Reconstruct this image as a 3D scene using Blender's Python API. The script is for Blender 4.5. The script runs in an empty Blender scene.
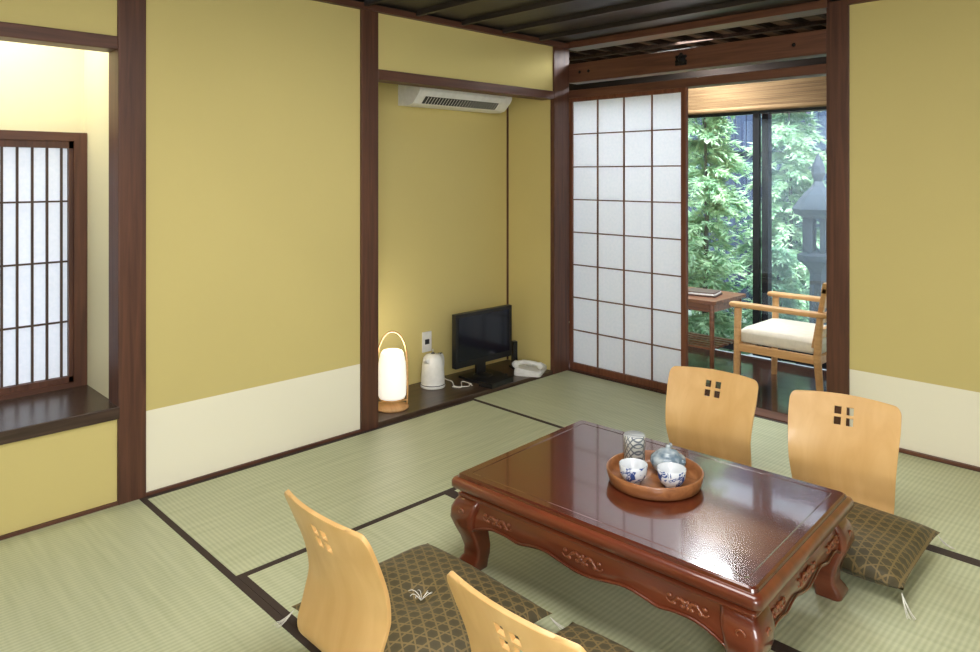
import bpy, bmesh, math, random
from mathutils import Vector, Matrix, Euler
random.seed(7)
scene=bpy.context.scene
scene.view_settings.view_transform='Standard'
scene.view_settings.look='None'

# ------------------------------------------------------------ materials
def lin(c):
    return tuple((x/12.92 if x<=0.04045 else ((x+0.055)/1.055)**2.4) for x in [v/255 for v in c])+(1,)
def new_mat(name):
    m=bpy.data.materials.new(name); m.use_nodes=True
    nt=m.node_tree; b=nt.nodes['Principled BSDF']
    return m,nt,b
def N(nt,t,**k):
    n=nt.nodes.new(t)
    for a,v in k.items(): setattr(n,a,v)
    return n
def coords(nt,scale=(1,1,1),kind='Object',rot=(0,0,0)):
    tc=N(nt,'ShaderNodeTexCoord'); mp=N(nt,'ShaderNodeMapping')
    mp.inputs['Scale'].default_value=scale; mp.inputs['Rotation'].default_value=rot
    nt.links.new(tc.outputs[kind],mp.inputs['Vector'])
    return mp.outputs['Vector']
def ramp(nt,fac,stops):
    r=N(nt,'ShaderNodeValToRGB'); e=r.color_ramp.elements
    e[0].position,e[0].color=stops[0][0],lin(stops[0][1])
    e[1].position,e[1].color=stops[-1][0],lin(stops[-1][1])
    for p,c in stops[1:-1]:
        x=e.new(p); x.color=lin(c)
    nt.links.new(fac,r.inputs['Fac']); return r.outputs['Color']
def bump(nt,b,h,strength=.1,dist=.01):
    n=N(nt,'ShaderNodeBump'); n.inputs['Strength'].default_value=strength
    n.inputs['Distance'].default_value=dist
    nt.links.new(h,n.inputs['Height']); nt.links.new(n.outputs['Normal'],b.inputs['Normal'])
def plain(name,c,rough=.5,metal=0,coat=0,spec=.5):
    m,nt,b=new_mat(name)
    nz=N(nt,'ShaderNodeTexNoise'); nz.inputs['Scale'].default_value=30
    nt.links.new(coords(nt),nz.inputs['Vector'])
    c2=tuple(max(0,x*0.95) for x in c)
    nt.links.new(ramp(nt,nz.outputs['Fac'],[(0.3,c2),(0.7,c)]),b.inputs['Base Color'])
    b.inputs['Roughness'].default_value=rough; b.inputs['Metallic'].default_value=metal
    b.inputs['Coat Weight'].default_value=coat
    b.inputs['Specular IOR Level'].default_value=spec
    return m
def wood(name,dark,light,axis='Z',rough=.45,coat=0,fine=28,spec=.5,bmp=.08):
    m,nt,b=new_mat(name)
    s={'X':(1.5,fine,fine),'Y':(fine,1.5,fine),'Z':(fine,fine,1.5)}[axis]
    v=coords(nt,s)
    n=N(nt,'ShaderNodeTexNoise'); n.inputs['Scale'].default_value=1.6; n.inputs['Detail'].default_value=6
    n.inputs['Distortion'].default_value=.6
    nt.links.new(v,n.inputs['Vector'])
    nt.links.new(ramp(nt,n.outputs['Fac'],[(0.3,dark),(0.7,light)]),b.inputs['Base Color'])
    b.inputs['Roughness'].default_value=rough; b.inputs['Coat Weight'].default_value=coat
    b.inputs['Coat Roughness'].default_value=.06
    b.inputs['Specular IOR Level'].default_value=spec
    if bmp: bump(nt,b,n.outputs['Fac'],bmp,.004)
    return m
def plaster(name,c,cream=None):
    m,nt,b=new_mat(name)
    v=coords(nt,(1,1,1),'Object')
    n=N(nt,'ShaderNodeTexNoise'); n.inputs['Scale'].default_value=220; n.inputs['Detail'].default_value=4
    nt.links.new(v,n.inputs['Vector'])
    n2=N(nt,'ShaderNodeTexNoise'); n2.inputs['Scale'].default_value=1.5
    nt.links.new(v,n2.inputs['Vector'])
    col=ramp(nt,n2.outputs['Fac'],[(0.3,tuple(x*.98 for x in c)),(0.7,c)])
    if cream:
        g=N(nt,'ShaderNodeNewGeometry'); sx=N(nt,'ShaderNodeSeparateXYZ')
        nt.links.new(g.outputs['Position'],sx.inputs[0])
        lt=N(nt,'ShaderNodeMath',operation='LESS_THAN'); lt.inputs[1].default_value=.329
        nt.links.new(sx.outputs['Z'],lt.inputs[0])
        mx=N(nt,'ShaderNodeMix',data_type='RGBA')
        nt.links.new(lt.outputs[0],mx.inputs['Factor']); nt.links.new(col,mx.inputs['A'])
        mx.inputs['B'].default_value=lin(cream); col=mx.outputs['Result']
    nt.links.new(col,b.inputs['Base Color'])
    b.inputs['Roughness'].default_value=.95; b.inputs['Specular IOR Level'].default_value=.1
    bump(nt,b,n.outputs['Fac'],.15,.002)
    return m

YEL=(212,196,131); CREAM=(244,239,217)
m_wall=plaster('plaster_yellow_cream',YEL,CREAM)
m_yel=plaster('plaster_yellow',YEL)
m_niche=plaster('plaster_niche',(236,230,196))
m_pale=plaster('plaster_pale',(236,234,228))
m_postz=wood('cedar_post',(72,42,30),(102,64,46),'Z',.5)
m_posty=wood('cedar_beam_y',(72,42,30),(100,62,45),'Y',.5)
m_postx=wood('cedar_beam_x',(80,47,33),(112,71,51),'X',.5)
m_darkx=wood('dark_board_x',(34,29,26),(56,48,42),'X',.45)
m_lint=wood('lintel_board_x',(30,25,22),(50,42,37),'X',.9,spec=.1)
m_vceil=wood('veranda_ceiling_board',(74,54,42),(104,80,62),'X',.8,spec=.1)
m_raft=wood('veranda_rafter',(36,28,24),(60,46,38),'Y',.8,spec=.1)
m_darky=wood('alcove_board',(50,38,30),(84,64,50),'Y',.3,spec=.5)
m_sill=wood('sill_board',(50,38,32),(80,62,52),'Y',.25)
m_ver=wood('veranda_board',(46,28,22),(80,52,40),'X',.18,coat=.5)
m_light=wood('light_wood_x',(196,146,92),(222,176,120),'X',.45)
m_dtab=wood('side_table_wood',(104,64,42),(140,92,64),'X',.4)
m_ply=wood('zaisu_plywood',(214,168,104),(228,186,124),'Z',.38,coat=.2,fine=9)
m_lac=wood('lacquer_brown',(84,36,20),(118,56,32),'X',.28,coat=.8,fine=12,bmp=0)
m_lactop=wood('lacquer_top',(72,29,18),(94,42,25),'X',.20,coat=1,fine=10,bmp=0)
m_carve=wood('lacquer_carving',(106,52,28),(150,86,52),'X',.3,coat=.6)
m_tray=wood('tray_wood',(128,78,44),(164,108,66),'X',.4,coat=.3)
m_black=plain('black_plastic',(22,23,26),.35)
m_screen=plain('screen_glass',(14,20,34),.12)
m_white=plain('white_plastic',(236,236,232),.35)
m_grey=plain('dark_vent',(40,42,46),.5)
m_frame=plain('black_aluminium',(18,22,28),.4)
m_iron=plain('black_iron',(28,26,26),.5,metal=.6)
m_kumi=wood('shoji_lattice',(96,66,50),(128,90,70),'Z',.6)
m_kumi2=wood('shoji_stile',(92,50,32),(124,74,50),'Z',.5)
m_kumid=wood('niche_lattice',(60,44,36),(84,62,50),'Z',.6)
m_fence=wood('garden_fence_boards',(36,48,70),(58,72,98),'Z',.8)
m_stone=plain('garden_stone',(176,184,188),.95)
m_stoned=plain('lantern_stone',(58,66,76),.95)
m_trunk=plain('tree_bark',(84,84,84),.95)
m_ground=plain('moss_gravel',(180,194,176),1)
m_seat=plain('cream_fabric',(228,222,204),.9)
m_cord=plain('white_cord',(240,238,228),.8)
m_bam=wood('bamboo_blind',(104,82,58),(140,114,82),'X',.8,fine=60,spec=.1)
m_book=plain('magazine',(96,78,70),.5)

def mat_paper(name,k):
    m,nt,b=new_mat(name)
    out=nt.nodes['Material Output']
    d=N(nt,'ShaderNodeBsdfDiffuse'); t=N(nt,'ShaderNodeBsdfTranslucent'); mx=N(nt,'ShaderNodeMixShader')
    n=N(nt,'ShaderNodeTexNoise'); n.inputs['Scale'].default_value=60; nt.links.new(coords(nt),n.inputs['Vector'])
    c=ramp(nt,n.outputs['Fac'],[(0.3,(243,246,251)),(0.7,(250,251,255))])
    nt.links.new(c,d.inputs['Color']); nt.links.new(c,t.inputs['Color'])
    mx.inputs[0].default_value=k
    nt.links.new(d.outputs[0],mx.inputs[1]); nt.links.new(t.outputs[0],mx.inputs[2]); nt.links.new(mx.outputs[0],out.inputs[0])
    return m
m_paper=mat_paper('shoji_paper',.5)
m_paper2=mat_paper('niche_window_paper',.36)
def mat_emit(name,c,s):
    m,nt,b=new_mat(name)
    b.inputs['Base Color'].default_value=lin(c); b.inputs['Emission Color'].default_value=lin(c)
    b.inputs['Emission Strength'].default_value=s; return m
m_glow=mat_emit('lamp_paper_lit',(255,250,238),.6)
def mat_glass():
    m,nt,b=new_mat('window_glass'); out=nt.nodes['Material Output']
    t=N(nt,'ShaderNodeBsdfTransparent'); g=N(nt,'ShaderNodeBsdfGlossy'); mx=N(nt,'ShaderNodeMixShader')
    t.inputs[0].default_value=(.93,.97,1,1); g.inputs['Roughness'].default_value=.02
    mx.inputs[0].default_value=.05
    nt.links.new(t.outputs[0],mx.inputs[1]); nt.links.new(g.outputs[0],mx.inputs[2]); nt.links.new(mx.outputs[0],out.inputs[0])
    return m
m_glass=mat_glass()
def mat_mesh():
    m,nt,b=new_mat('insect_screen_netting'); out=nt.nodes['Material Output']
    t=N(nt,'ShaderNodeBsdfTransparent'); d=N(nt,'ShaderNodeBsdfTranslucent'); d2=N(nt,'ShaderNodeBsdfDiffuse')
    d.inputs[0].default_value=(.75,.84,.92,1); d2.inputs[0].default_value=(.75,.84,.92,1)
    ad=N(nt,'ShaderNodeMixShader'); ad.inputs[0].default_value=.6
    nt.links.new(d2.outputs[0],ad.inputs[1]); nt.links.new(d.outputs[0],ad.inputs[2])
    w=N(nt,'ShaderNodeTexWave',wave_type='BANDS',bands_direction='DIAGONAL'); w.inputs['Scale'].default_value=14
    nt.links.new(coords(nt),w.inputs['Vector'])
    f=N(nt,'ShaderNodeMath',operation='MULTIPLY_ADD'); nt.links.new(w.outputs['Fac'],f.inputs[0]); f.inputs[1].default_value=.07; f.inputs[2].default_value=.12
    mx=N(nt,'ShaderNodeMixShader'); nt.links.new(f.outputs[0],mx.inputs[0])
    nt.links.new(t.outputs[0],mx.inputs[1]); nt.links.new(ad.outputs[0],mx.inputs[2]); nt.links.new(mx.outputs[0],out.inputs[0])
    return m
m_net=mat_mesh()
def mat_leaf(name,a,c):
    m,nt,b=new_mat(name); out=nt.nodes['Material Output']
    d=N(nt,'ShaderNodeBsdfDiffuse'); t=N(nt,'ShaderNodeBsdfTranslucent'); mx=N(nt,'ShaderNodeMixShader')
    n=N(nt,'ShaderNodeTexNoise'); n.inputs['Scale'].default_value=9; nt.links.new(coords(nt),n.inputs['Vector'])
    c=ramp(nt,n.outputs['Fac'],[(0.35,a),(0.65,c)])
    nt.links.new(c,d.inputs['Color']); nt.links.new(c,t.inputs['Color']); mx.inputs[0].default_value=.45
    nt.links.new(d.outputs[0],mx.inputs[1]); nt.links.new(t.outputs[0],mx.inputs[2]); nt.links.new(mx.outputs[0],out.inputs[0])
    return m
m_leaf=mat_leaf('cedar_leaf',(138,178,142),(206,226,190))
m_leaf2=mat_leaf('shrub_leaf',(116,160,132),(184,212,180))
def mat_tatami():
    m,nt,b=new_mat('tatami_rush')
    v=coords(nt,(1,1,1))
    w=N(nt,'ShaderNodeTexWave',wave_type='BANDS',bands_direction='X')
    w.inputs['Scale'].default_value=20; w.inputs['Distortion'].default_value=.3
    nt.links.new(v,w.inputs['Vector'])
    n=N(nt,'ShaderNodeTexNoise'); n.inputs['Scale'].default_value=3; n.inputs['Detail'].default_value=5
    nt.links.new(coords(nt,(1,14,1)),n.inputs['Vector'])
    mxn=N(nt,'ShaderNodeMath',operation='MULTIPLY'); nt.links.new(w.outputs['Fac'],mxn.inputs[0]); mxn.inputs[1].default_value=.42
    ad=N(nt,'ShaderNodeMath',operation='ADD'); nt.links.new(mxn.outputs[0],ad.inputs[0]); nt.links.new(n.outputs['Fac'],ad.inputs[1])
    nt.links.new(ramp(nt,ad.outputs[0],[(0.35,(174,180,142)),(1.0,(200,203,168))]),b.inputs['Base Color'])
    b.inputs['Roughness'].default_value=.45; b.inputs['Specular IOR Level'].default_value=.5
    bump(nt,b,w.outputs['Fac'],.3,.002)
    return m
m_tat=mat_tatami()
m_heri=plain('tatami_border_cloth',(62,48,40),.8)
def mat_zab():
    m,nt,b=new_mat('zabuton_brocade')
    outs=[]
    for a in (0,math.pi/3,2*math.pi/3):
        w=N(nt,'ShaderNodeTexWave',wave_type='BANDS',bands_direction='X',wave_profile='TRI')
        w.inputs['Scale'].default_value=10
        nt.links.new(coords(nt,(1,1,1),rot=(0,0,a)),w.inputs['Vector']); outs.append(w.outputs['Fac'])
    mxa=N(nt,'ShaderNodeMath',operation='MAXIMUM'); nt.links.new(outs[0],mxa.inputs[0]); nt.links.new(outs[1],mxa.inputs[1])
    mxb=N(nt,'ShaderNodeMath',operation='MAXIMUM'); nt.links.new(mxa.outputs[0],mxb.inputs[0]); nt.links.new(outs[2],mxb.inputs[1])
    n=N(nt,'ShaderNodeTexNoise'); n.inputs['Scale'].default_value=60; nt.links.new(coords(nt),n.inputs['Vector'])
    nm=N(nt,'ShaderNodeMath',operation='MULTIPLY_ADD'); nt.links.new(n.outputs['Fac'],nm.inputs[0]); nm.inputs[1].default_value=.25; nt.links.new(mxb.outputs[0],nm.inputs[2])
    nt.links.new(ramp(nt,nm.outputs[0],[(0.0,(70,62,38)),(0.95,(78,69,43)),(1.0,(122,103,62))]),b.inputs['Base Color'])
    b.inputs['Roughness'].default_value=.6; b.inputs['Sheen Weight'].default_value=.05
    bump(nt,b,nm.outputs[0],.2,.002)
    return m
m_zab=mat_zab()
def mat_porc():
    m,nt,b=new_mat('porcelain_blue_white')
    n=N(nt,'ShaderNodeTexNoise'); n.inputs['Scale'].default_value=38; n.inputs['Detail'].default_value=3; n.inputs['Distortion'].default_value=1.5
    nt.links.new(coords(nt),n.inputs['Vector'])
    nt.links.new(ramp(nt,n.outputs['Fac'],[(.42,(222,228,234)),(.50,(216,224,234)),(.53,(60,86,150)),(.60,(50,74,140)),(.63,(214,222,232)),(1,(222,228,234))]),b.inputs['Base Color'])
    b.inputs['Roughness'].default_value=.12; return m
m_porc=mat_porc()
m_porcw=plain('porcelain_inside',(218,222,226),.15)
def mat_can():
    m,nt,b=new_mat('patterned_tea_canister')
    outs=[]
    for a in (.6,-.6):
        w=N(nt,'ShaderNodeTexWave',wave_type='BANDS',bands_direction='X',wave_profile='TRI'); w.inputs['Scale'].default_value=30
        nt.links.new(coords(nt,(1,1,1),rot=(0,a,.5)),w.inputs['Vector']); outs.append(w.outputs['Fac'])
    mm=N(nt,'ShaderNodeMath',operation='MAXIMUM'); nt.links.new(outs[0],mm.inputs[0]); nt.links.new(outs[1],mm.inputs[1])
    nt.links.new(ramp(nt,mm.outputs[0],[(0,(214,214,206)),(.66,(206,208,202)),(.78,(110,116,124)),(1,(96,104,114))]),b.inputs['Base Color'])
    b.inputs['Roughness'].default_value=.35; return m
m_can=mat_can()
m_pot,_nt,_b=new_mat('celadon_grey_glaze'); 
_n=N(_nt,'ShaderNodeTexNoise'); _n.inputs['Scale'].default_value=25; _nt.links.new(coords(_nt),_n.inputs['Vector'])
_nt.links.new(ramp(_nt,_n.outputs['Fac'],[(0.4,(104,122,136)),(0.6,(178,188,192))]),_b.inputs['Base Color']); _b.inputs['Roughness'].default_value=.15

# ------------------------------------------------------------ mesh builder
class MB:
    def __init__(s,name): s.name=name; s.v=[]; s.f=[]; s.mi=[]; s.sm=[]; s.mats=[]
    def m(s,mat):
        if mat not in s.mats: s.mats.append(mat)
        return s.mats.index(mat)
    def add(s,vs,fs,mat,smooth=False,T=None):
        o=len(s.v); i=s.m(mat)
        for p in vs:
            p=Vector(p); s.v.append(T@p if T else p)
        for f in fs: s.f.append([o+k for k in f]); s.mi.append(i); s.sm.append(smooth)
    def box(s,a,b,mat,T=None):
        x0,y0,z0=a; x1,y1,z1=b
        vs=[(x0,y0,z0),(x1,y0,z0),(x1,y1,z0),(x0,y1,z0),(x0,y0,z1),(x1,y0,z1),(x1,y1,z1),(x0,y1,z1)]
        s.add(vs,[(3,2,1,0),(4,5,6,7),(0,1,5,4),(1,2,6,5),(2,3,7,6),(3,0,4,7)],mat,False,T)
    def loft(s,loops,mat,smooth=True,caps=True,T=None,closed=True):
        n=len(loops[0]); vs=[p for l in loops for p in l]; fs=[]
        for i in range(len(loops)-1):
            for j in range(n if closed else n-1):
                k=(j+1)%n; fs.append((i*n+j,i*n+k,(i+1)*n+k,(i+1)*n+j))
        if caps:
            fs.append(tuple(reversed(range(n)))); b=(len(loops)-1)*n; fs.append(tuple(range(b,b+n)))
        s.add(vs,fs,mat,smooth,T)
    def lathe(s,prof,mat,seg=40,T=None,caps=True,smooth=True):
        loops=[[(r*math.cos(2*math.pi*i/seg),r*math.sin(2*math.pi*i/seg),z) for i in range(seg)] for r,z in prof]
        s.loft(loops,mat,smooth,caps,T)
    def tube(s,path,r,mat,seg=8,T=None,smooth=True):
        P=[Vector(p) for p in path]; n=len(P); R=r if isinstance(r,(list,tuple)) else [r]*n
        loops=[]; up=None
        for i,p in enumerate(P):
            t=(P[min(i+1,n-1)]-P[max(i-1,0)]).normalized()
            if up is None: up=Vector((0,0,1)) if abs(t.z)<.9 else Vector((1,0,0))
            u=(up-t*up.dot(t)).normalized(); w=t.cross(u); up=u
            loops.append([p+(u*math.cos(2*math.pi*k/seg)+w*math.sin(2*math.pi*k/seg))*R[i] for k in range(seg)])
        s.loft(loops,mat,smooth,True,T)
    def ball(s,c,r,mat,seg=14,rings=8,T=None):
        rx,ry,rz=r if isinstance(r,(tuple,list)) else (r,r,r); loops=[]
        for i in range(rings+1):
            a=-math.pi/2+math.pi*i/rings; q=max(.02,math.cos(a))
            loops.append([(c[0]+rx*q*math.cos(2*math.pi*k/seg),c[1]+ry*q*math.sin(2*math.pi*k/seg),c[2]+rz*math.sin(a)) for k in range(seg)])
        s.loft(loops,mat,True,True,T)
    def finish(s,loc=(0,0,0),rot=0,bevel=0,bseg=2,sub=0,parent=None,scale=1):
        me=bpy.data.meshes.new(s.name); me.from_pydata([tuple(Vector(p)*scale) for p in s.v],[],s.f)
        for mt in s.mats: me.materials.append(mt)
        for p,i,sm in zip(me.polygons,s.mi,s.sm): p.material_index=i; p.use_smooth=sm
        bm=bmesh.new(); bm.from_mesh(me); bmesh.ops.recalc_face_normals(bm,faces=bm.faces); bm.to_mesh(me); bm.free()
        o=bpy.data.objects.new(s.name,me); scene.collection.objects.link(o)
        o.location=loc; o.rotation_euler=(0,0,rot)
        if bevel:
            b=o.modifiers.new('bevel','BEVEL'); b.width=bevel; b.segments=bseg; b.limit_method='ANGLE'; b.angle_limit=math.radians(50)
        if sub:
            q=o.modifiers.new('sub','SUBSURF'); q.levels=sub; q.render_levels=sub
        if parent: o.parent=parent
        return o
def bx(name,a,b,mat,bevel=0):
    c=[(a[i]+b[i])/2 for i in range(3)]
    m=MB(name); m.box([a[i]-c[i] for i in range(3)],[b[i]-c[i] for i in range(3)],mat)
    return m.finish(loc=c,bevel=bevel)
def cat(P,n):
    P=[Vector(p) for p in P]; Q=[2*P[0]-P[1]]+P+[2*P[-1]-P[-2]]; out=[]
    for i in range(1,len(Q)-2):
        for k in range(n):
            t=k/n; a,b,c,d=Q[i-1:i+3]
            out.append(.5*((2*b)+(c-a)*t+(2*a-5*b+4*c-d)*t*t+(3*b-a-3*c+d)*t**3))
    out.append(P[-1]); return out

CZ=2.084; H=1.724
XR=4.3; YF=-4.7
# ------------------------------------------------------------ room shell
bx('floor',(-.1,YF,-.06),(XR,.0,-.022),m_darkx)
bx('wall_left',(-.1,-2.60,0),(0,-1.59,CZ),m_wall)
m=MB('wall_left_frieze'); 
m.box((-.1,-1.5,1.77),(0,-.13,CZ),m_yel); m.box((-.1,-3.8,1.77),(0,-2.69,CZ),m_yel)
m.box((-.1,-3.8,0),(0,-2.69,.325),m_yel); m.box((-.1,YF,0),(0,-3.9,CZ),m_yel); m.finish()
m=MB('wall_alcove')
m.box((-.45,-1.6,0),(-.40,-.05,CZ),m_yel)
m.box((-.40,-1.6,0),(-.10,-1.53,CZ),m_yel)
m.box((-.40,-.143,0),(-.02,-.03,CZ),m_yel)
m.box((-.45,-1.6,CZ),(0,-.03,CZ+.03),m_darkx)
m.finish()
bx('trim_alcove_corner',(-.40,-.152,.02),(-.390,-.143,1.95),m_postz)
bx('alcove_floor_board',(-.40,-1.50,-.022),(.0,-.143,.018),m_darky,.003)
m=MB('wall_niche')
m.box((-.50,-3.8,1.40),(-.44,-2.60,CZ),m_niche)
m.box((-.50,-3.8,.30),(-.44,-2.60,.38),m_niche)
m.box((-.50,-3.8,.38),(-.44,-3.57,1.40),m_niche)
m.box((-.50,-2.72,.38),(-.44,-2.60,1.40),m_niche)
m.box((-.44,-2.69,.37),(-.10,-2.60,CZ),m_niche)
m.box((-.50,-3.86,.37),(-.0,-3.8,CZ),m_niche)
m.box((-.5,-3.8,CZ),(0,-2.6,CZ+.03),m_niche)
m.finish()
bx('window_sill',(-.44,-3.8,.325),(.014,-2.69,.372),m_sill,.003)
bx('pillar_niche',(-.1,-2.698,-.02),(.014,-2.596,CZ),m_postz,.004)
bx('pillar_niche_end',(-.1,-3.9,-.02),(.014,-3.8,CZ),m_postz,.004)
bx('pillar_alcove',(-.1,-1.596,-.02),(.014,-1.495,CZ),m_postz,.004)
bx('pillar_corner',(-.02,-.150,-.02),(.012,0.0,CZ),m_postz,.003)
bx('pillar_opening',(1.609,-.012,-.02),(1.712,.1,CZ),m_postz,.004)
bx('trim_header_niche',(-.09,-3.8,H),(.012,-2.698,1.775),m_posty,.003)
bx('trim_header_alcove',(-.09,-1.495,H),(.012,-.150,1.775),m_posty,.003)
bx('baseboard_left',(0,-2.596,-.01),(.012,-1.596,.012),m_posty)
bx('baseboard_niche',(0,-3.8,-.01),(.012,-2.698,.012),m_posty)
bx('baseboard_back',(1.712,-.02,-.01),(XR,0,.014),m_postx)
bx('trim_ceiling_left',(0,YF,2.055),(.03,0,CZ),m_posty)
bx('trim_ceiling_back',(0,-.03,2.055),(1.62,.1,CZ+.01),m_postx)
bx('trim_ceiling_wall',(1.71,-.03,2.055),(XR,0,CZ),m_postx)
bx('wall_back',(1.712,0,0),(XR,.1,CZ),m_wall)
bx('wall_right',(XR,YF,-.02),(XR+.1,.1,CZ),m_pale)
bx('wall_front',(-.1,YF-.1,-.02),(XR+.1,YF,CZ),m_pale)
m=MB('ceiling'); m.box((-.1,YF,CZ+.012),(XR,.05,CZ+.05),m_darkx)
y=-.3
while y>YF: m.box((.03,y-.012,CZ-.014),(XR,y+.012,CZ+.012),m_darkx); y-=.32
m.finish()

bx('sill_opening',(0,0,-.02),(1.609,.11,.006),m_postx)
bx('trim_kamoi',(0,0,1.742),(1.609,.1,1.79),m_postx,.003)
bx('ranma_beam',(0.0,-.004,1.838),(1.609,.09,1.958),m_postx,.004)
m=MB('beam_metal_fitting')
T=Matrix.Translation((.82,-.008,1.90))@Matrix.Rotation(math.pi/2,4,'X')
m.lathe([(.030,0),(.030,.004),(.018,.008),(.010,.016),(.001,.018)],m_iron,6,T=T,smooth=False)
for a in range(6):
    an=a*math.pi/3+.5; m.ball((.82+.03*math.cos(an),-.01,1.90+.026*math.sin(an)),(.012,.004,.010),m_iron)
m.box((.785,-.011,1.865),(.855,-.005,1.880),m_iron)
for xx in (.10,.17,1.45):
    m.ball((xx,-.007,1.90),(.010,.005,.010),m_iron)
m.finish()

def shoji(name,w,h,cols,rows,loc,rot,st=.030,bot=.04,top=.025,kw=.007):
    m=MB(name); d=.028
    m.box((0,0,0),(st*.7,d,h),m_kumi2); m.box((w-st,0,0),(w,d,h),m_kumi2)
    m.box((st*.7,0,0),(w-st,d,bot),m_kumi2); m.box((st*.7,0,h-top),(w-st,d,h),m_kumi2)
    iw=w-st*1.7; ih=h-bot-top
    for i in range(1,cols):
        x=st*.7+iw*i/cols; m.box((x-kw/2,.006,bot),(x+kw/2,.016,h-top),m_kumi)
    for j in range(1,rows):
        z=bot+ih*j/rows; m.box((st*.7,.007,z-kw/2),(w-st,.015,z+kw/2),m_kumi)
    m.box((st*.7-.002,.017,bot-.002),(w-st+.002,.0175,h-top+.002),m_paper)
    return m.finish(loc=loc,rot=rot)
shoji('door_shoji',.835,1.735,4,8,(0.003,.012,.008),0)

m=MB('window_niche')
y0,y1=-3.6,-2.692; z0,z1=.372,1.425; xo=-.44
m.box((xo,y1-.048,z0),(xo+.05,y1,z1),m_postz); m.box((xo,y0,z0),(xo+.05,y0+.048,z1),m_postz)
m.box((xo,y0+.048,z1-.035),(xo+.05,y1-.048,z1),m_posty); m.box((xo,y0+.048,z0),(xo+.05,y1-.048,z0+.02),m_posty)
a0,a1=y0+.048,y1-.048; b0,b1=z0+.02,z1-.035
m.box((xo+.008,a1-.016,b0),(xo+.035,a1,b1),m_postz); m.box((xo+.008,a0,b0),(xo+.035,a0+.016,b1),m_postz)
m.box((xo+.008,a0,b1-.03),(xo+.035,a1,b1),m_postz); m.box((xo+.008,a0,b0),(xo+.035,a1,b0+.022),m_postz)
y=a1-.040
while y>a0: m.box((xo+.012,y-.004,b0),(xo+.024,y+.004,b1),m_kumid); y-=.052
for j in range(1,4):
    z=b0+(b1-b0)*j/4; m.box((xo+.014,a0,z-.0035),(xo+.023,a1,z+.0035),m_kumid)
m.box((xo+.006,a0,b0),(xo+.0075,a1,b1),m_paper2)
m.finish()

# ------------------------------------------------------------ tatami
def tatami(x0,y0,x1,y1):
    lx,ly=x1-x0,y1-y0; rot=0
    if ly>lx: rot=math.pi/2; L,W=ly,lx
    else: L,W=lx,ly
    m=MB('tatami_mat'); b=.024
    m.box((-L/2+.0005,-W/2+b,-.02),(L/2-.0005,W/2-b,0),m_tat)
    m.box((-L/2+.0005,-W/2+.0005,-.02),(L/2-.0005,-W/2+b,.0008),m_heri)
    m.box((-L/2+.0005,W/2-b,-.02),(L/2-.0005,W/2-.0005,.0008),m_heri)
    m.finish(loc=((x0+x1)/2,(y0+y1)/2,0),rot=rot)
Y1,Y2,Y3,Y4=-.87,-1.735,-2.60,-3.46
tatami(.012,Y3,.813,Y1)
tatami(.012,Y1,1.72,0)
tatami(1.72,Y1,3.44,0)
tatami(.813,Y2,2.53,Y1); tatami(.813,Y3,2.53,Y2)
tatami(2.53,Y3,3.40,Y1)
tatami(.012,Y4,1.72,Y3); tatami(1.72,Y4,3.44,Y3)
tatami(.012,-4.32,1.72,Y4); tatami(1.72,-4.32,3.44,Y4)
tatami(3.44,Y3,4.3,Y1)

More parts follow.
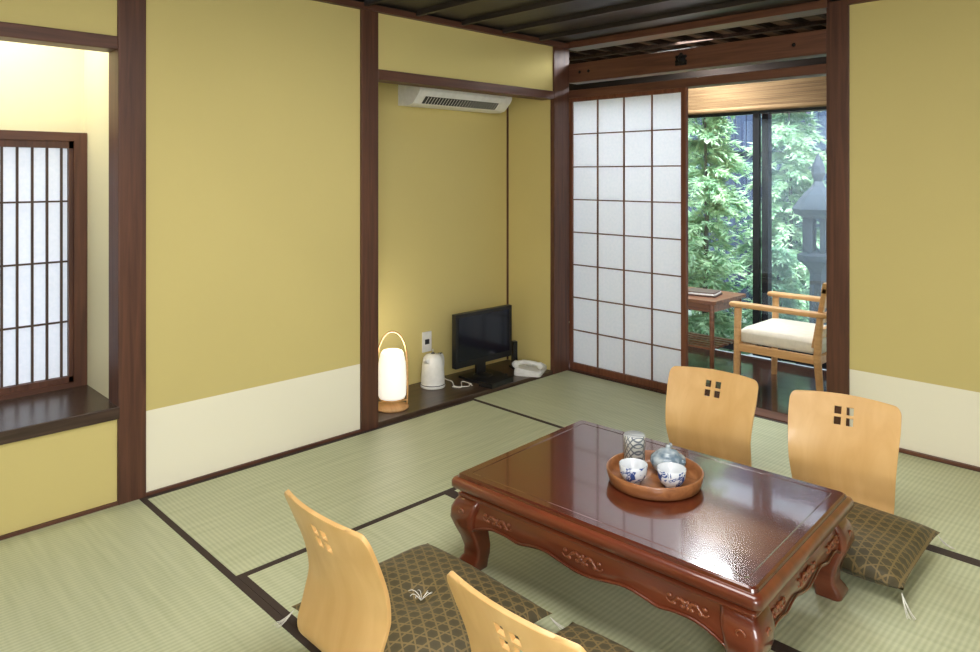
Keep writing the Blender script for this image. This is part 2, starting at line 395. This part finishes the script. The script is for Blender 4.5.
# ------------------------------------------------------------ low lacquered table
def rrect(hx,hy,r,z,n=5):
    pts=[]
    for cx,cy,a0 in ((hx-r,hy-r,0),(-hx+r,hy-r,90),(-hx+r,-hy+r,180),(hx-r,-hy+r,270)):
        for k in range(n+1):
            a=math.radians(a0+90*k/n); pts.append((cx+r*math.cos(a),cy+r*math.sin(a),z))
    return pts
TX,TY,TR,TZ=1.698,-1.710,math.radians(3),.300
def build_table():
    m=MB('low_lacquered_table'); hx,hy=.50,.36; D=TZ-.285
    prof=[(-.020,.236),(-.008,.240),(.0,.247),(.0,.262),(-.004,.270),(-.010,.2735),(-.016,.2745)]
    m.loft([rrect(hx+i,hy+i,.02,z+D) for i,z in prof],m_lac,True,True)
    m.loft([rrect(hx-i,hy-i,r,z+D) for i,r,z in ((.016,.016,.2745),(.018,.016,.282),(.024,.014,.285),(.05,.010,.285),(.054,.008,.2842))],m_lactop,False,True)
    m.loft([rrect(hx-.035,hy-.035,.01,.222+D),rrect(hx-.035,hy-.035,.01,.238+D)],m_lac,False,False)
    m.loft([rrect(hx-.03,hy-.03,.01,.212+D),rrect(hx-.018,hy-.018,.012,.218+D),rrect(hx-.018,hy-.018,.012,.224+D),rrect(hx-.03,hy-.03,.01,.228+D)],m_lac,True,True)
    def apron(L,base,ang):
        n=60; rows=8; vs=[]; fs=[]
        def low(s):
            a=abs(s)
            z=.165-.012*math.exp(-(a/.16)**2)+.007*math.exp(-((a-.30)/.10)**2)-.007*math.exp(-((a-.52)/.07)**2)
            z+=-.050*max(0,(a-.72)/.28)**1.6
            return z
        ztop=.216+D
        for i in range(n+1):
            s=-1+2*i/n; zl=low(s)
            for j in range(rows+1):
                t=j/rows; z=ztop+(zl-ztop)*t
                out=.013*math.sin(min(1,t*1.05)*math.pi*.75)+(.006 if t>.9 else 0)
                vs.append((s*L,-(base+out),z))
        for i in range(n):
            for j in range(rows):
                a=i*(rows+1)+j; fs.append((a,a+1,a+rows+2,a+rows+1))
        o=len(vs)
        for i in range(n+1):
            s=-1+2*i/n; zl=low(s); vs.append((s*L,-(base-.012),zl)); vs.append((s*L,-(base-.012),ztop))
        for i in range(n):
            fs.append((i*(rows+1)+rows,o+2*i,o+2*i+2,(i+1)*(rows+1)+rows)); fs.append((o+2*i,o+2*i+1,o+2*i+3,o+2*i+2))
        T=Matrix.Rotation(ang,4,'Z')
        m.add(vs,fs,m_lac,True,T)
        m.tube([(s*L,-(base+.016),low(s)+.006) for s in [-.94+1.88*i/50 for i in range(51)]],.0032,m_lac,6,T=T)
        zc=.196
        for c,sc in ((0,1.25),(-.70*L,1.05),(.70*L,1.05)):
            yy=-(base+.0130)
            for sg in (-1,1):
                pts=[(c+sg*sc*(.006+.048*t),yy,zc+sc*.009*math.sin(t*6)) for t in [k/12 for k in range(13)]]
                m.tube(pts,[.0050*(1-.6*k/12) for k in range(13)],m_carve,6,T=T)
                for q in range(4):
                    m.ball((c+sg*sc*(.012+.011*q),yy-.001,zc+(.008 if q%2 else -.008)),(.007,.004,.005),m_carve,8,6,T=T)
            for q in range(5):
                an=q*1.257; m.ball((c+.007*sc*math.cos(an),yy-.001,zc+.007*sc*math.sin(an)),(.005*sc,.004,.005*sc),m_carve,8,6,T=T)
            m.ball((c,yy-.003,zc),(.004*sc,.004,.004*sc),m_lac,10,6,T=T)
    apron(hx-.055,hy-.032,0); apron(hx-.055,hy-.032,math.pi)
    apron(hy-.055,hx-.032,math.pi/2); apron(hy-.055,hx-.032,-math.pi/2)
    for sx in (-1,1):
        for sy in (-1,1):
            sec=[(.236,-.066,.042),(.217,-.058,.048),(.195,-.050,.050),(.165,-.045,.047),(.135,-.050,.041),(.105,-.058,.036),(.072,-.064,.033),(.045,-.063,.033),(.028,-.056,.037),(.014,-.052,.040),(.004,-.053,.038),(0.001,-.055,.035)]
            loops=[]
            for z,o,hs in sec:
                cx,cy=sx*(hx+o),sy*(hy+o); loops.append([(cx+p[0],cy+p[1],z) for p in rrect(hs,hs,hs*.35,0,3)])
            m.loft(loops,m_lac,True,True)
            for ax in (0,1):
                pts=[]
                for k in range(14):
                    a=k/13*4.2; r=.015*(1-k/17)
                    q=(r*math.cos(a),.192+r*math.sin(a))
                    if ax==0: pts.append((sx*(hx-.05)+q[0],sy*(hy-.0005),q[1]))
                    else: pts.append((sx*(hx-.0005),sy*(hy-.05)+q[0],q[1]))
                m.tube(pts,.0026,m_carve,6)
    return m.finish(loc=(TX,TY,0),rot=TR)
build_table()

# tray and tea set ------------------------------------------------
TCX,TCY=1.716,-1.690
m=MB('serving_tray')
m.lathe([(.001,.0005),(.128,.0005),(.138,.004),(.143,.020),(.147,.042),(.144,.045),(.140,.042),(.136,.020),(.128,.009),(.001,.007)],m_tray,64)
m.finish(loc=(TCX,TCY,TZ))
TZ2=TZ+.0085
def cup(dx,dy,r=0):
    m=MB('teacup')
    m.lathe([(.001,.003),(.018,.003),(.019,.0),(.022,.0),(.022,.007),(.033,.015),(.0405,.030),(.0435,.056),(.0425,.058)],m_porc,40,caps=False)
    m.lathe([(.0425,.058),(.0415,.056),(.0385,.031),(.031,.018),(.015,.011),(.001,.010)],m_porcw,40,caps=False)
    m.finish(loc=(TCX+dx,TCY+dy,TZ2),rot=r)
cup(-.034,-.064); cup(.066,-.010,1)
m=MB('tea_canister')
m.lathe([(.001,0),(.032,0),(.033,.003),(.033,.078),(.0345,.079),(.0345,.108),(.033,.112),(.001,.113)],m_can,32)
m.finish(loc=(TCX-.088,TCY+.022,TZ2))
m=MB('teapot')
m.lathe([(.001,.0),(.026,.0),(.030,.004),(.048,.020),(.056,.038),(.053,.052),(.040,.062),(.034,.064),(.033,.068),(.026,.073),(.010,.077),(.007,.080),(.009,.085),(.006,.089),(.001,.090)],m_pot,36)
m.tube(cat([(.044,0,.030),(.058,0,.040),(.065,0,.054),(.070,0,.062)],4),[.012-.0004*i for i in range(13)],m_pot,10)
m.tube(cat([(-.03,.03,.058),(-.042,.045,.062),(-.050,.054,.064)],4),.007,m_pot,8)
m.finish(loc=(TCX+.004,TCY+.072,TZ2),rot=-.3)

# ------------------------------------------------------------ zaisu legless chairs
def zaisu(loc,rot):
    m=MB('zaisu_legless_chair')
    P=cat([(0,.36,.014),(0,.20,.012),(0,.09,.013),(0,.03,.028),(0,0,.072),(0,.010,.135),(0,.020,.20),(0,.010,.27),(0,-.020,.35),(0,-.055,.43)],8)
    def at(z):
        for a,b in zip(P,P[1:]):
            if a.z<=z<=b.z and a.z>.1: return a.lerp(b,(z-a.z)/(b.z-a.z))
        return P[-1].copy()
    rows=[p for p in P if not (p.z>.285)]
    rows+=[at(z) for z in (.295,.31,.325,.333,.345,.357,.366,.378,.390,.397,.402,.408,.414,.419,.423,.426,.4285,.4299)]
    cols=[-1,-.97,-.9,-.75,-.55,-.35,-.20,-.175,-.045,.045,.175,.20,.35,.55,.75,.9,.97,1]
    def hw(p):
        if p.z<.05: b=.160
        else: b=.164+.022*min(1,(p.z-.05)/.30)
        if p.y>.25 and p.z<.03: b*=math.sqrt(max(.05,1-((p.y-.25)/.115)**2*.5))
        zt=.43; r=.032
        if p.z>zt-r: q=(p.z-(zt-r))/r; b-=r*(1-math.sqrt(max(0,1-q*q)))*.8
        return b
    nr=len(rows); nc=len(cols); th=.0055
    vs=[]
    for side in (1,-1):
        for i,p in enumerate(rows):
            t=(rows[min(i+1,nr-1)]-rows[max(i-1,0)]).normalized(); nn=Vector((0,t.z,-t.y))*-1
            w=hw(p)
            k=min(1,max(0,(p.z-.05)/.15))
            for c in cols:
                q=Vector((c*w,p.y+k*.024*c*c,p.z)) 
                q+= Vector((0,0,.006*(1-c*c)*max(0,(p.z-.33)/.10)))
                vs.append(q+nn*th*side)
    def hole(i,j):
        if j>nc-2: return False
        c=(cols[j]+cols[j+1])/2; z=(rows[i].z+rows[i+1].z)/2
        return (-.175<c<-.045 or .045<c<.175) and (.333<z<.357 or .366<z<.390)
    fs=[]; off=nr*nc
    live=set((i,j) for i in range(nr-1) for j in range(nc-1) if not hole(i,j))
    for (i,j) in live:
        a=i*nc+j; fs.append((a,a+1,a+nc+1,a+nc)); fs.append((off+a,off+a+nc,off+a+nc+1,off+a+1))
        for (di,dj,e) in ((-1,0,(a,a+1)),(1,0,(a+nc+1,a+nc)),(0,-1,(a+nc,a)),(0,1,(a+1,a+nc+1))):
            if (i+di,j+dj) not in live: fs.append((e[1],e[0],off+e[0],off+e[1]))
    m.add(vs,fs,m_ply,True)
    o=m.finish(loc=loc,rot=rot)
    o.data.set_sharp_from_angle(angle=math.radians(40))
    b=o.modifiers.new('bevel','BEVEL'); b.width=.002; b.segments=2; b.limit_method='ANGLE'; b.angle_limit=math.radians(60)
    return o
zaisu((1.405,-2.645,.001),math.radians(0))
zaisu((1.995,-2.60,.001),math.radians(0))
zaisu((1.475,-.890,.001),math.radians(188))
zaisu((1.980,-.860,.001),math.radians(190))

# ------------------------------------------------------------ zabuton cushions
def tassel(m,p,d,n=7,l=.055):
    for k in range(n):
        a=random.uniform(-.35,.35); v=Matrix.Rotation(a,3,'Z')@Vector(d)
        z0=p[2]; q=[]; s=random.uniform(.8,1.1)
        for t in (0,.25,.5,.75,1):
            c=Vector(p)+v*l*t*s; c.z=z0*(1-t)**1.5-.010; q.append(c)
        m.tube(q,.0008,m_cord,5)
def zabuton(loc,rot,sx,sy,tas=True,flat=1.35):
    m=MB('zabuton_cushion'); n=28; vs=[]; fs=[]
    for side in (1,-1):
        for i in range(n+1):
            for j in range(n+1):
                u=-1+2*i/n; v=-1+2*j/n
                e=(1-abs(u)**4.0)**.5*(1-abs(v)**4.0)**.5
                pin=1-.035*(1-abs(u)**4)*(abs(v)**6)  ; pin2=1-.035*(1-abs(v)**4)*(abs(u)**6)
                t=.034*e*flat*(1+.06*math.sin(5*u+2*v)+.05*math.sin(7*v-3*u))
                if side>0: t-=.018*math.exp(-(u*u+v*v)/.03)*flat
                else: t*=.75
                x=u*sx/2*pin2; y=v*sy/2*pin
                vs.append((x,y,.030*flat+side*t))
    N1=(n+1)**2
    for i in range(n):
        for j in range(n):
            a=i*(n+1)+j; fs.append((a,a+n+1,a+n+2,a+1)); fs.append((N1+a,N1+a+1,N1+a+n+2,N1+a+n+1))
    m.add(vs,fs,m_zab,True)
    for k in range(8):
        a=random.uniform(0,6.28); r=random.uniform(.02,.045)
        pts=[(r*t*math.cos(a+t*.8),r*t*math.sin(a+t*.8),(.049+.010*min(1,t*1.3))*flat+.006*math.sin(t*2.6)) for t in (0,.3,.6,.8,1)]
        m.tube(pts,.0008,m_cord,5)
    if tas:
        for qx in (-1,1):
            for qy in (-1,1): tassel(m,(qx*sx*.49,qy*sy*.49,.030*flat),(qx*.7,qy*.7,0))
    o=m.finish(loc=loc,rot=rot)
    bm=bmesh.new(); bm.from_mesh(o.data); bmesh.ops.remove_doubles(bm,verts=bm.verts,dist=.0002); bm.to_mesh(o.data); bm.free()
    return o
zabuton((1.40,-2.36,.014),math.radians(0),.53,.49)
zabuton((1.98,-2.335,.014),math.radians(1),.50,.47)
zabuton((1.46,-1.13,.014),math.radians(4),.48,.42)
zabuton((2.02,-1.105,.014),math.radians(2),.56,.46,flat=1.5)

# ------------------------------------------------------------ alcove objects
AZ=.018
m=MB('floor_lamp')
m.lathe([(.001,0),(.086,0),(.088,.003),(.088,.008),(.085,.011),(.001,.011)],m_light,40)
m.lathe([(.066,.055),(.073,.07),(.075,.15),(.071,.24),(.060,.29),(.050,.302)],m_glow,40)
m.lathe([(.067,.050),(.067,.056),(.056,.056),(.056,.050)],m_light,32,caps=False)
m.tube(cat([(0,-.080,.010),(0,-.083,.12),(0,-.080,.25),(0,-.068,.33),(0,-.038,.385),(0,0,.402),(0,.038,.385),(0,.068,.33),(0,.080,.25),(0,.083,.12),(0,.080,.010)],4),.0045,m_light,8)
m.tube([(0,-.080,.035),(0,.080,.035)],.004,m_light,8)
m.tube([(-.0,0,.035),(0,0,.07)],.008,m_light,8)
m.finish(loc=(-.135,-1.30,AZ),rot=-.5)
m=MB('electric_kettle')
m.lathe([(.001,0),(.070,0),(.072,.006),(.072,.016),(.068,.020),(.069,.04),(.064,.12),(.056,.168),(.048,.178),(.040,.186),(.020,.192),(.001,.193)],m_white,40)
m.lathe([(.0715,.016),(.0715,.021)],m_grey,40,caps=False)
m.tube(cat([(0,.048,.165),(0,.075,.172),(0,.098,.150),(0,.100,.100),(0,.088,.055),(0,.064,.045)],4),.010,m_white,10)
m.loft([[(-.02,-.050,.135),(.02,-.050,.135),(.016,-.050,.172),(-.016,-.050,.172)],[(-.010,-.082,.165),(.010,-.082,.165),(.009,-.080,.176),(-.009,-.080,.176)]],m_white,False)
m.ball((0,.0,.193),(.012,.012,.006),m_grey)
m.box((-.008,.062,.168),(.008,.084,.181),m_grey)
m.finish(loc=(-.275,-.90,AZ),rot=.25)
m=MB('flat_screen_tv')
W,Ht=.475,.318
m.box((-.018,-W/2,.0),(.016,W/2,Ht),m_black); m.box((-.05,-W/2+.06,.05),(-.018,W/2-.06,Ht-.05),m_black)
m.box((.0155,-W/2+.022,.036),(.0172,W/2-.022,Ht-.022),m_screen)
m.box((-.035,-.035,-.075),(-.012,.035,.06),m_black)
m.box((-.09,-.12,-.092),(.09,.12,-.078),m_black)
m.lathe([(.001,-.078),(.06,-.078),(.05,-.070),(.001,-.070)],m_black,24)
o=m.finish(loc=(-.21,-.556,AZ+.093),bevel=.003)
m=MB('set_top_box'); m.box((-.05,-.10,0),(.05,.10,.028),m_black); m.box((.0495,-.08,.01),(.0505,.02,.018),m_grey)
m.finish(loc=(-.053,-.60,AZ),rot=.1,bevel=.003)
m=MB('telephone')
m.loft([rrect(.075,.10,.02,0,4),rrect(.075,.10,.02,.018,4),[(x*.93,y*.93,.034+x*-.12) for x,y,z in rrect(.075,.10,.02,0,4)]],m_white,False,True)
m.box((-.055,-.02,.030),(.05,.07,.040),m_grey,T=Matrix.Rotation(.1,4,'Y')@Matrix.Scale(.8,4))
for i in range(3):
    for j in range(4): m.box((-.030+.02*i,.0+.018*j-.01,.034),(-.018+.02*i,.010+.018*j-.01,.044),m_white)
hp=cat([(-.078,-.062,.046),(-.055,-.066,.062),(0,-.068,.070),(.055,-.066,.062),(.078,-.062,.046)],4)
m.tube(hp,[.020 if (i<4 or i>len(hp)-5) else .012 for i in range(len(hp))],m_white,12)
m.finish(loc=(-.085,-.262,AZ),rot=.5,scale=1.12)
m=MB('remote_control'); m.box((-.018,-.014,0),(.018,.014,.17),m_black)
for k in range(5): m.box((.0175,-.006,.03+.02*k),(.0195,.006,.04+.02*k),m_grey)
m.box((-.03,-.025,0),(.03,.025,.012),m_black)
m.finish(loc=(-.225,-.262,AZ),rot=-.4,bevel=.003)
m=MB('power_cable')
m.tube(cat([(-.393,-.80,.20),(-.385,-.80,.12),(-.34,-.76,.03),(-.26,-.765,.024),(-.17,-.82,.024),(-.12,-.76,.024),(-.16,-.72,.024),(-.11,-.74,.024)],6),.003,m_cord,6)
m.tube(cat([(-.185,-.83,.022),(-.14,-.80,.022),(-.20,-.74,.030),(-.13,-.73,.030)],6),.003,m_cord,6)
m.finish()
m=MB('wall_outlet'); m.box((-.40,-.88,.19),(-.393,-.81,.31),m_white); m.box((-.394,-.862,.235),(-.3915,-.828,.265),m_grey); m.finish(bevel=.002)

# air conditioner
m=MB('air_conditioner')
ya,yb=-1.06,-.31
prof=[(-.398,1.650),(-.398,1.92),(-.235,1.92),(-.205,1.90),(-.198,1.86),(-.198,1.725),(-.215,1.700),(-.262,1.655),(-.30,1.645)]
m.loft([[(x,ya,z) for x,z in prof],[(x,yb,z) for x,z in prof]],m_white,False,True)
d=Vector((-.262+.215,0,1.655-1.700)); dn=Vector((.69,0,-.72))
def sl(t,o,y): p=Vector((-.215,y,1.700))+d*t+dn*o; return tuple(p)
m.add([sl(.08,.0012,ya+.06),sl(.08,.0012,yb-.10),sl(.92,.0012,yb-.10),sl(.92,.0012,ya+.06)],[(0,1,2,3)],m_grey)
for t in (.5,):
    m.add([sl(t-.03,.003,ya+.06),sl(t-.03,.003,yb-.10),sl(t+.03,.003,yb-.10),sl(t+.03,.003,ya+.06)],[(0,1,2,3)],m_black)
k=ya+.08
while k<yb-.11:
    m.add([sl(.1,.004,k),sl(.1,.004,k+.004),sl(.9,.004,k+.004),sl(.9,.004,k)],[(0,1,2,3)],m_white); k+=.022
m.finish(bevel=.002)

# ------------------------------------------------------------ veranda
VC=2.18; G=1.15
m=MB('veranda_floor')
y=.11
while y<G-.02:
    m.box((-1.0,y+.001,-.03),(2.6,min(y+.118,G),-.0),m_ver); y+=.12
m.finish()
bx('wall_veranda_left',(-1.1,.11,-.03),(-1.0,G+.1,VC),m_yel)
bx('wall_veranda_right',(2.6,.1,-.03),(2.7,G+.1,VC),m_yel)
bx('wall_veranda_inner',(-1.1,.03,0),(-.1,.11,VC),m_yel)
bx('wall_veranda_lintel',(-1.0,G,1.70),(2.6,G+.1,VC),m_lint)
bx('wall_above_opening',(-.1,.0,CZ+.01),(XR,.1,VC),m_darkx)
m=MB('ceiling_veranda'); m.box((-1.1,.1,VC),(2.7,G+.1,VC+.04),m_vceil)
x=-.9
while x<2.6: m.box((x-.016,.1,VC-.04),(x+.016,G,VC),m_raft); x+=.19
m.box((-1.0,.66,VC-.06),(2.6,.70,VC-.038),m_raft)
m.finish()
m=MB('bamboo_blind')
z=1.70
while z<1.95:
    m.box((-.9,G-.055,z),(2.5,G-.045,z+.009),m_bam); z+=.011
m.tube([(-.9,G-.06,1.700),(2.5,G-.06,1.700)],.017,m_bam,12)
m.finish()
def glassdoor(name,x0,x1,y,pane=None):
    m=MB(name); f=.045
    m.box((x0,y,0.01),(x0+f,y+.03,1.70),m_frame); m.box((x1-f,y,.01),(x1,y+.03,1.70),m_frame)
    m.box((x0+f,y,.01),(x1-f,y+.03,.07),m_frame); m.box((x0+f,y,1.67),(x1-f,y+.03,1.70),m_frame)
    if pane: m.add([(x0+f,y+.015,.07),(x1-f,y+.015,.07),(x1-f,y+.015,1.67),(x0+f,y+.015,1.67)],[(0,1,2,3)],pane)
    else: m.box((x0+f,y+.013,.07),(x1-f,y+.017,1.67),m_glass)
    m.finish()
glassdoor('window_1',-.98,-.10+.02,G+.005); glassdoor('window_2',-.10,.78,G+.045)
glassdoor('window_3',.69,1.65,G+.005); glassdoor('window_4',1.60,2.58,G+.045)
glassdoor('window_screen',.73,1.66,G+.085,m_net)

# armchair (faces -X)
m=MB('wooden_armchair')
for yy in (.0,.46):
    m.tube([(-.245,yy,0),(-.235,yy,.44)],[.016,.019],m_light,10)
    m.tube([(.19,yy,0),(.17,yy,.25),(.185,yy,.46)],[.016,.019,.017],m_light,10)
    m.loft([rrect(.245,.026,.02,.445,4),rrect(.25,.030,.02,.455,4),rrect(.245,.028,.02,.468,4)],m_light,True,True,T=Matrix.Translation((-.03,yy,0)))
    m.box((-.235,yy-.011,.215),(.18,yy+.011,.255),m_light)
m.box((-.245,0,.215),(-.222,.46,.255),m_light); m.box((.16,0,.215),(.185,.46,.255),m_light)
m.loft([rrect(.205,.205,.03,.257,5),rrect(.215,.215,.04,.275,5),rrect(.215,.215,.04,.310,5),rrect(.195,.195,.04,.328,5)],m_seat,True,True,T=Matrix.Translation((-.035,.23,0)))
Tb=Matrix.Translation((.150,.23,.29))@Matrix.Rotation(math.radians(10),4,'Y')
m.box((-.012,-.225,.0),(.012,-.195,.30),m_light,T=Tb); m.box((-.012,.195,0),(.012,.225,.30),m_light,T=Tb)
for zz in (.04,.12,.20): m.box((-.010,-.2,zz),(.008,.2,zz+.05),m_light,T=Tb)
m.box((-.014,-.225,.275),(.014,.225,.325),m_light,T=Tb)
m.finish(loc=(1.250,.33,0),bevel=.003,scale=1.10)
# side table
m=MB('side_table')
for xx in (.03,.43):
    for yy in (.03,.37): m.tube([(xx,yy,0),(xx,yy,.42)],[.012,.016],m_dtab,8)
m.loft([rrect(.235,.205,.02,.425,4),rrect(.235,.205,.02,.445,4)],m_dtab,False,True,T=Matrix.Translation((.23,.2,0)))
m.box((.02,.02,.375),(.44,.035,.425),m_dtab); m.box((.02,.365,.375),(.44,.38,.425),m_dtab)
m.box((.02,.02,.375),(.035,.38,.425),m_dtab); m.box((.425,.02,.375),(.44,.38,.425),m_dtab)
for k in range(6): m.box((.03,.04+.056*k,.15),(.43,.07+.056*k,.162),m_dtab)
m.finish(loc=(.280,.47,0),bevel=.002,scale=1.06)
m=MB('magazine_stack')
m.box((-.11,-.08,0),(.11,.08,.010),m_book); m.box((-.10,-.085,.010),(.105,.075,.018),m_white)
m.box((-.09,-.07,.018),(.10,.08,.026),m_book)
m.finish(loc=(.58,.66,.4725),rot=.2)

# ------------------------------------------------------------ garden
bx('garden_ground',(-5,G+.13,-.35),(5,6,-.30),m_ground)
bx('garden_deck_step',(-1.0,G+.14,-.29),(2.6,G+.34,-.08),m_stone,.01)
m=MB('garden_fence')
x=-5
while x<4: m.box((x,3.8+.01*random.random(),-.3),(x+.115,3.84,2.7),m_fence); x+=.125
for zz in (.3,1.5,2.5): m.box((-5,3.76,zz),(4,3.8,zz+.05),m_fence)
m.finish()
def tree(name,loc,h,r,nb,mat,base=.15,leaf=.03,droop=.36):
    m=MB(name)
    m.tube([(0,0,0),(.02,.01,h*.5),(0,0,h)],[.03,.018,.006],m_trunk,8)
    V=[];F=[]
    whorls=[(random.uniform(0,6.283),random.uniform(.55,1.25)) for _ in range(max(6,nb//6))]
    for b in range(nb):
        wi=b%len(whorls); t=(wi+.5)/len(whorls)+random.uniform(-.02,.02); a=whorls[wi][0]+random.gauss(0,.9)
        z=base+(h-base)*t; L=r*(1.1-t*.7)*whorls[wi][1]*random.uniform(.6,1.15)
        kk=int(5+7*L/r)
        for k in range(kk):
            q=(k+1)/kk
            p=Vector((L*q*math.cos(a),L*q*math.sin(a),z+.22*L*q-droop*L*q*q*1.4))
            side=Vector((-math.sin(a),math.cos(a),0))
            for s_ in range(9):
                d=(Vector((math.cos(a),math.sin(a),0))*random.uniform(.2,1)+side*random.uniform(-1.1,1.1)+Vector((0,0,random.uniform(-.7,.25)))).normalized()
                u=d.cross(Vector((0,0,1))+side*random.uniform(-.8,.8)).normalized()
                l=leaf*random.uniform(.7,1.7)*(1.15-.4*q); w=leaf*.13; c=p+side*random.gauss(0,.02)
                o=len(V); V+= [c-u*w*.3,c+d*l*.5-u*w,c+d*l,c+d*l*.5+u*w]; F.append((o,o+1,o+2,o+3))
    m.add(V,F,mat)
    m.finish(loc=loc)
tree('garden_cedar',(-.22,2.15,-.3),2.4,.52,240,m_leaf,leaf=.075)
tree('garden_cedar',(.12,3.10,-.3),2.4,.55,230,m_leaf,leaf=.08)
tree('garden_cedar',(-1.15,3.0,-.3),2.5,.6,180,m_leaf,leaf=.08)
tree('garden_shrub',(.36,2.30,-.3),.95,.32,140,m_leaf2,leaf=.06)
tree('garden_shrub',(1.0,3.2,-.3),1.3,.45,180,m_leaf2,leaf=.07)
tree('garden_shrub',(-.62,1.80,-.3),.8,.22,100,m_leaf2,leaf=.055)
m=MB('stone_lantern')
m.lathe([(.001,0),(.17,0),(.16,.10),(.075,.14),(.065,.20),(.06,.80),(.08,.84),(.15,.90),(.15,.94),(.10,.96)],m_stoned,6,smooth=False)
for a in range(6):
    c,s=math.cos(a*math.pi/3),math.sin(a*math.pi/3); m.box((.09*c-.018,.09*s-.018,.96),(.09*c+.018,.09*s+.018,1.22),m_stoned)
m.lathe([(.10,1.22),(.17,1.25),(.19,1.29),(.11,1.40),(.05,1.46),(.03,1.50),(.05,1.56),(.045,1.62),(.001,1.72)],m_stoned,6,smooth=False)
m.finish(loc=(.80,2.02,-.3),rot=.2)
for k,(x,y,r) in enumerate(((.48,1.68,.14),(.05,1.62,.10),(1.35,2.0,.15))):
    m=MB('garden_rock'); m.ball((0,0,0),(r,r*.8,r*.75),m_stone,10,7)
    for v in m.v: v*=random.uniform(.92,1.06)
    m.finish(loc=(x,y,-.3+r*.6),rot=k)

# ------------------------------------------------------------ lights
def area(name,loc,target,sx,sy,power,col=(1,1,1)):
    l=bpy.data.lights.new(name,'AREA'); l.shape='RECTANGLE'; l.size=sx; l.size_y=sy; l.energy=power; l.color=col
    o=bpy.data.objects.new(name,l); scene.collection.objects.link(o); o.location=loc
    o.rotation_euler=(Vector(target)-Vector(loc)).to_track_quat('-Z','Y').to_euler(); return o
area('room_fill',(3.9,-4.4,1.35),(1.0,-.9,.7),1.9,1.3,126,(1,.99,.98))  # added soft fill from behind the camera, no window in that corner
area('ceiling_fill',(2.0,-2.4,2.05),(2.0,-2.4,0),1.2,1.2,40,(1,.98,.95))  # overhead fill added out of view, no lamp fixture hangs here
area('niche_light',(-.2,-3.15,2.0),(-.25,-3.0,0),.25,.7,7,(1,.98,.93))
area('veranda_fill',(.6,.30,2.13),(.5,.28,0),1.6,.25,85,(.93,.97,1))  # added unseen above the opening to brighten the shoji paper and veranda
pl=bpy.data.lights.new('lamp_bulb','POINT'); pl.energy=2.5; pl.color=(1,.93,.82); pl.shadow_soft_size=.05
o=bpy.data.objects.new('lamp_bulb',pl); scene.collection.objects.link(o); o.location=(-.135,-1.30,.33+AZ)
sn=bpy.data.lights.new('sun','SUN'); sn.energy=19.0; sn.angle=.3; sn.color=(.94,.98,1)
o=bpy.data.objects.new('sun',sn); scene.collection.objects.link(o)
o.rotation_euler=Vector((-.35,.5,-1)).to_track_quat('-Z','Y').to_euler(); o.location=(0,2,6)
w=bpy.data.worlds.new('sky'); scene.world=w; w.use_nodes=True
bg=w.node_tree.nodes['Background']; sk=w.node_tree.nodes.new('ShaderNodeTexSky'); sk.sky_type='HOSEK_WILKIE'; sk.turbidity=6
sk.sun_direction=Vector((.35,-.5,1)).normalized()
mx=w.node_tree.nodes.new('ShaderNodeMix'); mx.data_type='RGBA'; mx.inputs['Factor'].default_value=.6
w.node_tree.links.new(sk.outputs[0],mx.inputs['A']); mx.inputs['B'].default_value=(.85,.93,1,1)
w.node_tree.links.new(mx.outputs['Result'],bg.inputs[0]); bg.inputs[1].default_value=4.4

# ------------------------------------------------------------ camera
cd=bpy.data.cameras.new('camera'); cam=bpy.data.objects.new('camera',cd); scene.collection.objects.link(cam)
cd.sensor_fit='HORIZONTAL'; cd.sensor_width=36; cd.lens=721.56/980*36
cd.shift_x=0; cd.shift_y=-(326-174.85)/980
cam.location=(2.942,-3.621,1.25); cam.rotation_euler=(math.radians(90),0,math.radians(45.248))
cd.clip_start=.05
scene.camera=cam
